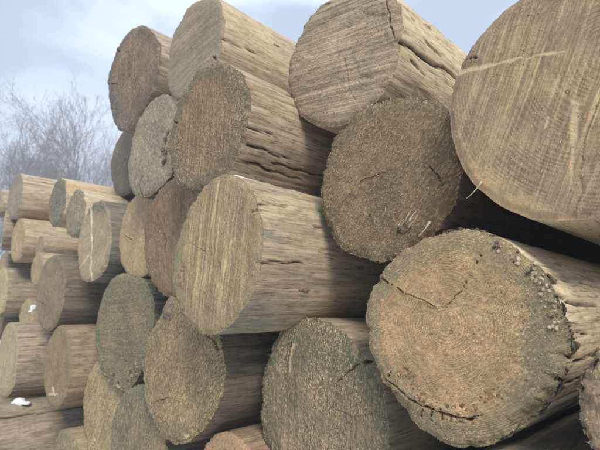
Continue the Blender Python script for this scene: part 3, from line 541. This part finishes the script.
def snow_on(L, name, t0, t1, y0, y1, thick, thr, seed, label):
    "snow lying on a log: a sheet that dips under the wood where it has melted"
    th = np.linspace(R(t0), R(t1), 34); yl = np.linspace(y0, y1, 60)
    Y2, T2 = np.meshgrid(yl, th, indexing='ij'); Rb, _, _ = L.rad(T2, Y2)
    a = (T2 - th[0]) / (th[-1] - th[0]); b = (Y2 - y0) / (y1 - y0)
    env = np.minimum(smooth(0, 0.3, a) * smooth(1, 0.7, a), smooth(0, 0.12, b) * smooth(1, 0.7, b))
    n = env * (0.75 + 0.5 * fbm(T2 * L.r * 45, Y2 * 24, 0, seed, 3)) - thr
    off = np.clip(thick * (1 - np.exp(-np.maximum(n, 0) * 4)) + np.minimum(n, 0) * 0.04, -0.006, thick) + 0.0006 * np.sign(n)
    k = Rb + off
    V = np.stack([k * np.cos(T2), Y2, k * np.sin(T2)], -1).reshape(-1, 3)
    V2 = np.stack([(Rb - 0.012) * np.cos(T2), Y2, (Rb - 0.012) * np.sin(T2)], -1).reshape(-1, 3)
    q = grid_quads(60, 34, 0, False); q2 = grid_quads(60, 34, len(V), False)[:, ::-1]
    o = put('snow_patch', mesh_np('snow_patch', np.concatenate([V, V2]), np.concatenate([q[:, ::-1], q2[:, ::-1]])), SNOW)
    o.location = L.root.location
    o['label'] = label; o['category'] = 'snow'; o['group'] = 'snow left lying on the logs'
    return o

TALL = 'logs stacked in the tall pile'; LOW = 'logs in the lower pile at the left'
HIDLAB = ['on the ground under the straw coloured end', 'on the ground under the olive tan end', 'on the ground under the orange hearted small log', 'on the ground under the grey green cracked end',
 'on the ground under the big orange brown end', 'on the ground under the rough pinkish end', 'right of the rough pinkish end', 'right of the biggest scratched log', 'furthest right on the ground', 'furthest right in the second row',
 'filling the gap between the grey side and the small orange hearted log', 'thin, behind the brown star scarred end', 'on the ground left of the long grey log', 'on the ground second from the left end',
 'below the pale yellowish end at left', 'on the ground at the far left end', 'left of the pale yellowish end, out of the picture']
SPECS = {
 'A': dict(label='dark rough log end at the top left corner of the tall pile', group=TALL, hi=2, c=(140,122,104), m=(112,98,84), rim=(100,94,90), b=(188,168,138), saw=95, sawk=.7, fib=.8, r0=.7, r1=.9, rag=1.4, zone=(215,.06,.13,(92,92,98))),
 'B': dict(sc=[(-.25,-.01,-.18,.15,.006)], label='topmost tan log with a broken dark stub on the rim of its grey sawn end', group=TALL, hi=2, c=(158,146,126), m=(138,126,108), rim=(140,130,116), b=(196,174,138), b2=(176,154,118), saw=12, sawk=.9, curve=1.2, fib=.4, grit=.2, blot=(120,122,112), bk=.4, flaky=.8, rag=1.2, step=.8),
 'C': dict(label='grey log end with level saw lines and dark crack at upper right rim', group=TALL, hi=3, c=(170,156,132), m=(146,132,110), rim=(140,126,106), r0=.85, r1=.98, b=(202,182,146), b2=(186,164,126), b3=(176,160,132), saw=-8, sawk=1.2, curve=.4, fib=.5, grit=.3, flaky=1.0, rag=1.0, step=1.0, notch=[(.62,.16,.86,.012)], sc=[(-.205,-.01,-.215,.11,.013),(-.21,.08,-.17,.24,.011),(.40,.03,.09,.06,.009),(.61,.12,.17,.146,.008),(-.35,.04,-.4,.105,.006),(.0,.09,-.05,.16,.007)]),
 'D': dict(label='biggest log, in the upper right corner, pale scratch across its sawn end', group=TALL, hi=3, c=(176,154,120), m=(152,132,102), rim=(150,128,104), r0=.86, r1=1., rk=.5, b=(214,192,154), b2=(200,176,136), b3=(190,170,136), saw=66, sawk=1.1, curve=-.3, fib=.3, grit=.15, pith=(.05,.035), rings=.75, ringw=.0062, rag=.5, step=.5, zone=(228,.128,.158,(178,150,112)), blot=(122,112,98), bk=.3, pc=(206,178,136)),
 'E': dict(label='dark olive brown log end between the cracked grey log and the big corner log', group=TALL, hi=3, c=(142,122,92), m=(122,106,80), rim=(114,106,82), b=(92,74,58), b2=(74,58,46), saw=40, sawk=.5, fib=.8, grit=.6, rings=.45, ringw=.0045, checks=0, fc=(176,156,116), blot=(96,92,72), bk=.55, bscale=9, rag=1.6, step=.9, zone=(-20,.05,.15,(102,84,60))),
 'F': dict(label='log with rough brown end and thick grey green rim, above the middle streaked log', group=TALL, hi=3, c=(152,130,100), m=(130,112,86), rim=(104,102,86), r0=.66, r1=.80, rk=1., b=(178,160,130), b2=(146,122,92), b3=(138,132,116), saw=88, sawk=1.1, fib=1.0, fc=(184,158,122), rag=1.5, step=1., fis=-.05, sc=[(-.46,.01,-.5,.15,.007),(-.70,.02,-.75,.22,.009),(-.23,.0,-.26,.1,.004),(-.6,.1,-.62,.4,.006)]),
 'G': dict(label='middle log sticking furthest out, with pale upright streaks on its tan end', group=TALL, hi=3, c=(168,150,116), m=(146,130,100), rim=(134,126,98), r0=.72, r1=.95, rk=.8, b=(190,170,136), b2=(160,142,114), b3=(128,134,130), b3k=.7, saw=84, sawk=1.1, fib=.55, grit=.25, fc=(204,184,142), pc=(214,184,132), rag=.7, step=.7, fis=-.1, zone=(180,.08,.14,(126,122,92)), sc=[(.57,-.01,.62,.11,.006),(-.18,-.01,-.13,.12,.006),(.8,-.01,.84,.06,.004)]),
 'H': dict(label='pale grey mottled log end with a split notch at its bottom edge', group=TALL, hi=2, c=(158,152,136), m=(138,132,118), rim=(130,124,112), b=(120,112,98), saw=70, sawk=.5, fib=.8, grit=.7, blot=(120,116,106), bk=.5, rag=1.2, step=1.2),
 'I': dict(label='smooth dark blue grey log end at the left of the mottled notched one', group=TALL, hi=1, c=(124,118,110), m=(108,102,96), rim=(104,100,98), b=(120,112,102), saw=80, sawk=.4, fib=.3),
 'J': dict(label='light tan log end partly behind a dark brown one, left edge of tall pile', group=TALL, hi=2, c=(186,164,130), m=(168,146,114), rim=(162,144,114), b=(170,150,120), saw=78, sawk=.5, fib=.6, blot=(148,124,96), bk=.5),
 'K': dict(label='rough dark brown log end half hidden behind the middle streaked log', group=TALL, hi=2, c=(142,122,96), m=(122,106,84), rim=(116,102,82), b=(110,94,76), saw=100, sawk=.7, fib=1.0, fc=(158,130,98), rag=1.3, step=1.),
 'L': dict(label='dark green grey log end with pale crumbs along its lower rim', group=TALL, hi=2, c=(140,128,102), m=(120,114,92), rim=(116,116,94), r0=.55, r1=.9, b=(146,132,110), b2=(110,104,92), saw=2, sawk=.8, fib=.8, grit=.7, blot=(108,108,88), bk=.6, rag=.7, fc=(180,160,122)),
 'M': dict(label='olive tan fibrous log end with a dark torn stub at its upper left', group=TALL, hi=3, c=(172,150,112), m=(140,122,90), rim=(120,116,86), r0=.62, r1=.84, b=(128,116,96), b2=(100,90,76), b3=(96,100,98), saw=60, sawk=.5, fib=1.1, grit=.7, fc=(210,186,140), rings=.4, rag=1.3, step=1., blot=(118,112,84), bk=.5, pc=(226,206,166)),
 'N': dict(label='straw coloured log end with slanting fibres, lower left edge of tall pile', group=TALL, hi=2, c=(184,166,126), m=(158,142,106), rim=(162,148,114), b=(150,134,108), saw=60, sawk=1.2, grit=.8, fib=1.2, fc=(218,200,160), step=1., r0=.8, r1=.95),
 'O': dict(label='dark teal grey log end at the bottom edge, below the dark green grey one', group=TALL, hi=2, c=(140,130,104), m=(118,114,94), rim=(108,112,96), r0=.5, r1=.9, b=(120,110,92), saw=85, sawk=.7, fib=.9, grit=.8, fc=(184,164,124), zone=(-40,.02,.1,(150,130,98))),
 'P': dict(label='grey green log end with a short dark crack, left of the big orange brown end', group=TALL, hi=3, c=(148,134,108), m=(124,118,96), rim=(108,110,90), r0=.7, r1=.92, b=(176,158,128), b2=(148,132,108), b3=(150,146,136), saw=88, sawk=.9, fib=1.1, grit=.7, fc=(212,190,148), rag=1.2, step=.7, zone=(80,.03,.1,(106,108,88)), pc=(204,176,136)),
 'Q': dict(label='big orange brown log end with fine rings and a grey green rim, lower right', group=TALL, hi=3, gain=1.0, c=(190,158,118), m=(162,134,98), blot=(158,130,94), bk=.3, bscale=12, rim=(128,124,98), r0=.74, r1=.84, rk=1., b=(214,194,156), b2=(192,172,136), b3=(132,134,126), b3k=.45, saw=30, sawk=.2, fib=.75, grit=.3, fc=(222,188,146), pith=(-.006,.014), rings=.85, ringw=.0034, rag=1.2, step=.4, checks=0, zone=(-12,.088,.122,(120,116,94)), notch=[(.08,.3,.90,.012),(-.75,.35,.92,.012)], sc=[(.31,-.01,.19,.22,.008),(.05,.02,.0,.1,.004),(-.2,.0,-.22,.12,.006),(-.4,.0,-.42,.1,.006),(.5,.05,.42,.3,.003)]),
 'R': dict(label='rough pinkish grey log end cut off by the right edge near the bottom', group=TALL, hi=2, c=(176,156,128), m=(146,128,104), rim=(140,124,102), b=(132,118,104), b2=(112,100,88), saw=80, sawk=.5, fib=1.2, fc=(216,198,174), rag=1.6, step=1.2, fis=.3, burr=.006, chips=1500),
 'S': dict(label='small log with an orange brown heart at the bottom edge, below the middle log', group=TALL, hi=2, c=(162,124,90), m=(142,110,80), rim=(164,140,110), r0=.6, r1=.75, b=(166,140,112), b2=(138,114,90), saw=70, sawk=.5, fib=.6),
 'T': dict(label='smooth grey log side at bottom right under the big orange brown end', group=TALL, hi=2, c=(150,132,110), m=(130,114,94), rim=(120,112,96), b=(140,126,108), b2=(118,110,96), saw=90),
 'a': dict(label='blue grey log end with long tan side, top left of the lower pile', group=LOW, hi=1, grit=.7, rag=1.4, c=(150,142,134), m=(134,130,124), rim=(124,126,120), b=(198,178,146), b2=(170,148,120), saw=80, sawk=.5, fib=.8),
 'b': dict(label='dark blue grey narrow log end on top of the lower pile', group=LOW, hi=1, grit=.7, rag=1.4, c=(126,124,114), m=(112,110,102), rim=(106,106,100), b=(204,180,144), b2=(188,158,122), fib=.8),
 'c': dict(label='grey green log end with a pale top side, next to the dark blue grey one', group=LOW, hi=1, grit=.7, rag=1.4, c=(144,138,120), m=(130,126,112), rim=(122,122,110), b=(212,196,164), b2=(196,176,142), fib=.8),
 'd': dict(label='tan log end with white upright scar and grey stained top, in lower pile', group=LOW, hi=2, c=(170,156,128), m=(150,138,112), rim=(132,130,112), r0=.8, r1=.95, b=(134,128,114), b2=(116,110,98), saw=50, sawk=.6, fib=.6, pc=(226,212,180), zone=(80,.10,.135,(96,98,94))),
 'e': dict(label='pale tilted log end cut off by the left edge, second row of the lower pile', group=LOW, hi=1, grit=.7, rag=1.4, c=(172,160,138), m=(154,144,124), rim=(150,142,122), b=(176,158,130), tx=-.25, fib=.8),
 'f': dict(label='tan log with a ridged top side in the second row of the lower pile', group=LOW, hi=1, grit=.7, rag=1.4, c=(178,156,122), m=(162,142,112), rim=(156,140,114), b=(194,172,136), b2=(170,148,116), fis=.4, fib=.8),
 'g': dict(label='small grey tan log, the upper of two thin ones', group=LOW, hi=1, grit=.7, rag=1.4, c=(156,144,120), m=(140,130,110), rim=(132,124,106), b=(178,156,124), b2=(152,130,102), fib=.8),
 'g2': dict(label='small tan log, the lower of two thin ones, left of the dark brown end', group=LOW, hi=1, grit=.7, rag=1.4, c=(170,154,122), m=(152,138,110), rim=(150,138,112), b=(196,176,144), b2=(168,144,114), fib=.8),
 'h': dict(label='large brown log end in the middle of the lower pile', group=LOW, hi=2, c=(148,128,102), m=(124,112,92), rim=(114,110,96), r0=.7, r1=.9, b=(136,122,100), b2=(112,102,88), saw=60, sawk=.6, fib=.7, blot=(120,112,98), bk=.5),
 'i': dict(label='grey log side with pale yellowish end, at left edge above the cream one', group=LOW, hi=1, grit=.7, rag=1.4, c=(186,172,134), m=(170,156,122), rim=(168,156,124), b=(184,168,136), b2=(146,132,110), fib=.8),
 'k': dict(label='pale cream log end with grey side at left edge, above the long grey log', group=LOW, hi=2, c=(180,168,134), m=(160,150,122), rim=(150,142,120), b=(182,164,138), b2=(146,130,108), b3=(120,114,104), saw=85, fib=.6, fis=.1, sc=[(.67,.0,.68,.12,.008)]),
 'l': dict(label='brown log end with a white star shaped scar near its bottom', group=LOW, hi=2, c=(150,130,98), m=(132,116,88), rim=(126,116,92), b=(170,144,112), b2=(140,118,92), saw=80, fib=.6, pc=(224,204,168)),
 'm': dict(label='long grey log with a dark lengthwise crack in the bottom left corner', group=LOW, hi=2, c=(160,146,120), m=(142,130,108), rim=(134,124,104), b=(166,152,128), b2=(138,122,98), b3=(132,130,120), sc=[(.86,.1,.82,.75,.012)], fib=.4),
 'n': dict(label='grey green log end at the bottom edge beside the straw coloured one', group=LOW, hi=1, grit=.7, rag=1.4, c=(144,134,106), m=(126,120,98), rim=(120,116,94), b=(168,148,118), b2=(146,126,100), fib=.5),
 'o': dict(label='pale yellow log end behind the cream one, speckled with snow', group=LOW, hi=1, grit=.7, rag=1.4, c=(182,168,130), m=(166,152,118), rim=(160,148,118), b=(176,160,128), b2=(150,134,108), fib=.8),
 'p': dict(label='grey log with only its top showing, at left edge in third row', group=LOW, hi=1, grit=.7, rag=1.4, c=(160,148,124), m=(144,132,112), rim=(138,128,110), b=(172,156,130), fib=.8),
 'z': dict(label='pale log at the far left edge on top of the lower pile', group=LOW, hi=1, grit=.7, rag=1.4, c=(170,160,138), m=(154,146,126), rim=(148,140,124), b=(190,172,142), fib=.8),
}
for i_, (x_, y_, z_, r_) in enumerate(HIDDEN):
    DATA['hid%d' % i_] = dict(p=(x_, y_, z_), r=r_, h=[0] * 6, cr=[], pa=[])
    SPECS['hid%d' % i_] = dict(label='plain weathered log ' + HIDLAB[i_], group='supporting logs of the pile', hi=1, c=(150,134,108), m=(128,114,92), rim=(118,110,92), b=(168,148,118))
TREES = [(71.9, 16.5, 5.9, 4, (0.02, 0.02), 'tall bare tree directly above the lower pile'),
         (75.6, 19.0, 6.0, 9, (-0.22, 0.1), 'bare leaning tree at the left edge of the picture'),
         (68.0, 23.0, 4.6, 15, (0.1, 0.0), 'bare tree close beside the top left corner of the tall pile'),
         (78.6, 17.0, 5.0, 21, (0.12, 0.05), 'bare tree half out of the picture at the far left'),
         (73.6, 26.0, 6.2, 27, (0.0, 0.0), 'faint bare tree furthest away, between the tall and the leaning one'),
         (69.8, 27.0, 5.6, 33, (-0.05, 0.0), 'faint bare tree standing behind and right of the tall one')]

logs = {}
for i, (k, sp) in enumerate(SPECS.items()):
    logs[k] = build_log(k, sp, 11 + i * 13)

# ---- parts of single logs
L = logs['B']
p = rim_pos(L, 124, 1.0)
lump(L, 'branch_stub', (p[0] * 1.03, p[1] + 0.02, p[2] * 1.03), (0.016, 0.016, 0.012), DARKW, 5, 0.5, label='dark broken stub on the upper left rim')
L = logs['M']
lump(L, 'branch_stub', (-0.058, 0.030, 0.140), (0.044, 0.034, 0.040), KNOT, 8, 0.35, label='dark torn stub at the upper left')
L = logs['D']
splinter(L, (-0.122, -0.002, -0.1), (-0.145, -0.006, -0.122), 0.0016, label='thin white splinter hanging off the rim')
L = logs['E']
splinter(L, (0.098, -0.004, -0.098), (0.078, -0.01, -0.122), 0.0022, label='pale splinter low on the right')
splinter(L, (0.058, -0.004, -0.093), (0.074, -0.006, -0.078), 0.003)
for k_ in range(9):
    x_, z_ = 0.03 + 0.004 * k_ % 0.03, -0.108 + 0.0045 * k_ % 0.026
    splinter(L, (x_, 0.001, z_), (x_ + 0.012 + 0.002 * (k_ % 3), -0.004, z_ + 0.010 + 0.003 * (k_ % 2)), 0.002, SPLIT if k_ % 3 else DARKW)
lump(L, 'branch_knot', (0.040, 0.003, -0.100), (0.012, 0.003, 0.010), BARK, 18, 0.7, label='dark torn knot')
L = logs['G']
for (dx, dz) in [(-0.106, -0.022), (-0.118, -0.036), (-0.098, -0.04), (-0.108, -0.056)]:
    lump(L, 'branch_knot', (dx, 0.002, dz), (0.016, 0.0035, 0.012), plain_mat('knotty_wood', (160, 134, 96), (116, 94, 66), 150, bump=.9), 20 + int(dx * 1000), 0.8)
L = logs['H']
for k_, (dx, dz) in enumerate([(0.075, -0.03), (0.09, -0.06), (0.085, 0.0), (0.1, -0.03), (0.08, -0.07), (0.098, 0.02), (0.088, -0.045)]):
    lump(L, 'bark_clod', (dx, 0.0, dz), (0.008, 0.004, 0.007), KNOT if k_ % 2 else BARK, 30 + k_, 0.6)
L = logs['F']
lump(L, 'branch_knot', (L.r * 0.965, 0.36, -0.035), (0.008, 0.017, 0.013), plain_mat('grey_knot', (140, 124, 104), (84, 68, 52), 160), 41, 0.4)
for key, lst in {'B': [(12, .2), (38, .42)], 'C': [(20, .12), (48, .3)], 'G': [(22, .16), (-8, .3), (52, .33), (-30, .14)], 'F': [(18, .22)], 'h': [(30, .1)], 'l': [(35, .12)], 'd': [(50, .07)], 'm': [(40, .2), (60, .5)], 'a': [(40, .12)], 'k': [(25, .1)], 'Q': [(40, .12)]}.items():
    L = logs[key]
    for k_, (a, yl) in enumerate(lst):
        rb = float(L.rad(np.array([R(a)]), np.array([yl]))[0][0])
        lump(L, 'side_knot', (rb * math.cos(R(a)) * .985, yl, rb * math.sin(R(a)) * .985), (0.0045, 0.017, 0.0045), KNOT, 240 + k_ * 7 + int(a), 0.5)
L = logs['Q']
rng = np.random.default_rng(5)
for k_ in range(20):
    a = -60 + 4.6 * k_ + rng.normal(0, 3); p = rim_pos(L, a, 1.0); f = 0.3 + rng.random() * 0.55
    shard(L, 'bark_flake', p, a, f, BARK if k_ % 4 else DARKW, 50 + k_)
for k_ in range(70):
    a = rng.uniform(4, 60); p = rim_pos(L, a, rng.uniform(0.88, 0.99)); f = rng.uniform(0.35, 0.95)
    lump(L, 'wood_crumb', (p[0], p[1] - 0.001, p[2]), (0.0034 * f, 0.0024 * f, 0.003 * f), SPLIT if k_ % 5 < 2 else (STRAWW if k_ % 2 else BARK), 70 + k_)
for k_ in range(90):
    a = rng.uniform(215, 320); p = rim_pos(L, a, rng.uniform(0.60, 0.76)); f = rng.uniform(0.4, 1.1)
    lump(L, 'wood_crumb', (p[0], p[1] - 0.0002, p[2]), (0.0026 * f, 0.0014 * f, 0.0022 * f), RUSTW if k_ % 3 else STRAWW, 170 + k_)
for k_ in range(8):
    a = 66 + 4 * k_ + rng.normal(0, 2); p = rim_pos(L, a, 1.0)
    shard(L, 'bark_flake', p, a, 0.45, BARK, 90 + k_)
L = logs['L']
for k_ in range(40):
    a = rng.uniform(225, 322); p = rim_pos(L, a, rng.uniform(0.76, 0.99)); f = rng.uniform(0.5, 1.3)
    lump(L, 'wood_crumb', (p[0], p[1] - 0.001, p[2]), (0.0045 * f, 0.0025 * f, 0.004 * f), STRAWW if k_ % 3 else BARK, 110 + k_)
L = logs['R']
rr = np.random.default_rng(9)
for k_ in range(22):
    a = rr.uniform(120, 250); p = rim_pos(L, a, rr.uniform(0.9, 1.0))
    shard(L, 'bark_flake', p, a, rr.uniform(0.4, 0.9), SPLIT if k_ % 4 == 0 else BARK, 140 + k_)

# ---- snow
snow_on(logs['G'], 'snow', 74, 100, 0.0, 0.45, 0.005, 0.34, 3, 'thin white line of snow along the top of the middle streaked log')
def snow_heap(L, deg, yl, sizes, seed, label):
    th_ = np.array([R(deg)]); rb = float(L.rad(th_, np.array([yl]))[0][0]); bmv = []
    base = np.array([rb * math.cos(R(deg)), yl, rb * math.sin(R(deg))]); V = []; T_ = []; Q_ = []; off = 0
    for k_, (dx, dy, dz, sx, sy, sz) in enumerate(sizes):
        o = lump(L, 'snow_patch', base + np.array([dx, dy, dz]), (sx, sy, sz), SNOW, seed + k_, 0.45, freq=1.6)
        bmv.append(o)
    o = bmv[0]; o.parent = None; o.location = L.root.location
    if len(bmv) > 1:
        import bmesh
        bm = bmesh.new()
        for q_ in bmv: bm.from_mesh(q_.data)
        bm.to_mesh(o.data); bm.free()
        for q_ in bmv[1:]: bpy.data.objects.remove(q_)
    o['label'] = label; o['category'] = 'snow'; o['group'] = 'snow left lying on the logs'
snow_heap(logs['m'], 74, 0.27, [(0, 0, 0.006, 0.022, 0.024, 0.018), (0.024, 0.02, 0.002, 0.022, 0.02, 0.007), (-0.014, -0.014, 0.001, 0.016, 0.016, 0.009)], 4, 'small white snow heap on the long grey log at the lower left')
snow_heap(logs['o'], 38, 0.012, [(0, 0, 0, 0.012, 0.016, 0.016), (-0.006, -0.008, -0.018, 0.012, 0.012, 0.007)], 6, 'tiny white snow fleck on the log behind the cream one')

# ------------------------------------------------------------------ trees
def tree_mats():
    return plain_mat('grey_tree_bark', (136, 128, 122), (106, 100, 96), 20), plain_mat('bare_twig_bark', (142, 133, 126), (116, 108, 102), 20)
TB, TW = tree_mats()
def bare_tree(loc, height, seed, label, lean=(0, 0), spread=1.0):
    rnd = random.Random(seed); T = ([], []); Cn = ([], [])
    def tube(buf, pts, r0, r1, sides):
        v, f = buf; base = sum(len(a) for a in v); pts = np.array(pts); n = len(pts)
        tg = np.gradient(pts, axis=0); tg /= np.linalg.norm(tg, axis=1)[:, None] + 1e-9
        s = np.cross(tg, [0.31, 0.17, 0.93]); s /= np.linalg.norm(s, axis=1)[:, None] + 1e-9; t = np.cross(tg, s)
        a = np.arange(sides) * 2 * np.pi / sides; rr = np.linspace(r0, r1, n)[:, None, None]
        v.append((pts[:, None] + rr * (np.cos(a)[None, :, None] * s[:, None] + np.sin(a)[None, :, None] * t[:, None])).reshape(-1, 3))
        f.append(grid_quads(n, sides, base))
    def branch(p, d, ln, r, lev):
        n = 7 if lev < 2 else 5; pts = [np.array(p)]; d = np.array(d, float)
        for i in range(n - 1):
            d = d + np.array([rnd.gauss(0, 0.11), rnd.gauss(0, 0.11), rnd.gauss(0.05, 0.08)]) * (0.4 if lev == 0 else 1.0); d /= np.linalg.norm(d)
            pts.append(pts[-1] + d * ln / (n - 1))
        tube(T if lev == 0 else Cn, pts, r, max(r * (0.25 if lev == 0 else 0.3), 0.0042), [9, 6, 4, 3, 3][lev])
        if lev >= 4: return
        k = [18, 8, 7, 3][lev]
        for i in range(k):
            f = rnd.uniform(0.18 if lev == 0 else 0.2, 1.0); q = f * (n - 1); j = min(n - 2, int(q)); pp = pts[j] + (pts[j + 1] - pts[j]) * (q - j)
            dd = pts[j + 1] - pts[j]; dd /= np.linalg.norm(dd)
            az = rnd.uniform(0, 6.283); side = np.cross(dd, [math.cos(az), math.sin(az), 0.3]); side /= np.linalg.norm(side) + 1e-9
            ang = rnd.uniform(0.55, 1.0) * spread if lev == 0 else rnd.uniform(0.4, 0.8)
            nd = dd * math.cos(ang) + side * math.sin(ang) + np.array([0, 0, 0.12])
            branch(pp, nd, ln * (rnd.uniform(0.5, 0.78) * (1.2 - 0.65 * f) if lev == 0 else rnd.uniform(0.42, 0.68) * (1.2 - 0.55 * f)), r * (1 - 0.6 * f) * rnd.uniform(0.4, 0.62), lev + 1)
    branch((0, 0, -0.1), (lean[0], lean[1], 1), height, height * 0.0135, 0)
    root = bpy.data.objects.new('bare_tree', None); C.objects.link(root); root.location = loc
    root['label'] = label; root['category'] = 'tree'; root['group'] = 'bare trees behind the log piles'
    put('trunk', mesh_np('trunk', np.concatenate(T[0]), np.concatenate(T[1])), TB, root)
    put('crown', mesh_np('crown', np.concatenate(Cn[0]), np.concatenate(Cn[1])), TW, root)
def polar(az, dist): return (-math.sin(R(az)) * dist, math.cos(R(az)) * dist, 0.0)
for az, dist, ht, sd, ln_, lab in TREES:
    bare_tree(polar(az, dist), ht * 0.92, sd, lab, ln_)
print('scene built in %.1f s' % (time.time() - T0))
print('tris', sum(sum(len(p.vertices) - 2 for p in o.data.polygons) if False else len(o.data.loops) - 2 * len(o.data.polygons) for o in bpy.data.objects if o.type == 'MESH'))

# ------------------------------------------------------------------ haze
import bmesh
bm = bmesh.new(); bmesh.ops.create_cube(bm, size=1.0); hm = bpy.data.meshes.new('haze'); bm.to_mesh(hm); bm.free()
ho = bpy.data.objects.new('haze', hm); C.objects.link(ho); ho.scale = (500, 500, 15.0); ho.location = (0, 0, 5.5); ho['kind'] = 'stuff'
m = bpy.data.materials.new('thin_haze'); m.use_nodes = True; m.node_tree.nodes.clear()
o_ = m.node_tree.nodes.new('ShaderNodeOutputMaterial'); pv = m.node_tree.nodes.new('ShaderNodeVolumePrincipled')
pv.inputs['Color'].default_value = (0.80, 0.90, 1.0, 1); pv.inputs['Density'].default_value = 0.024
m.node_tree.links.new(pv.outputs[0], o_.inputs['Volume']); hm.materials.append(m)
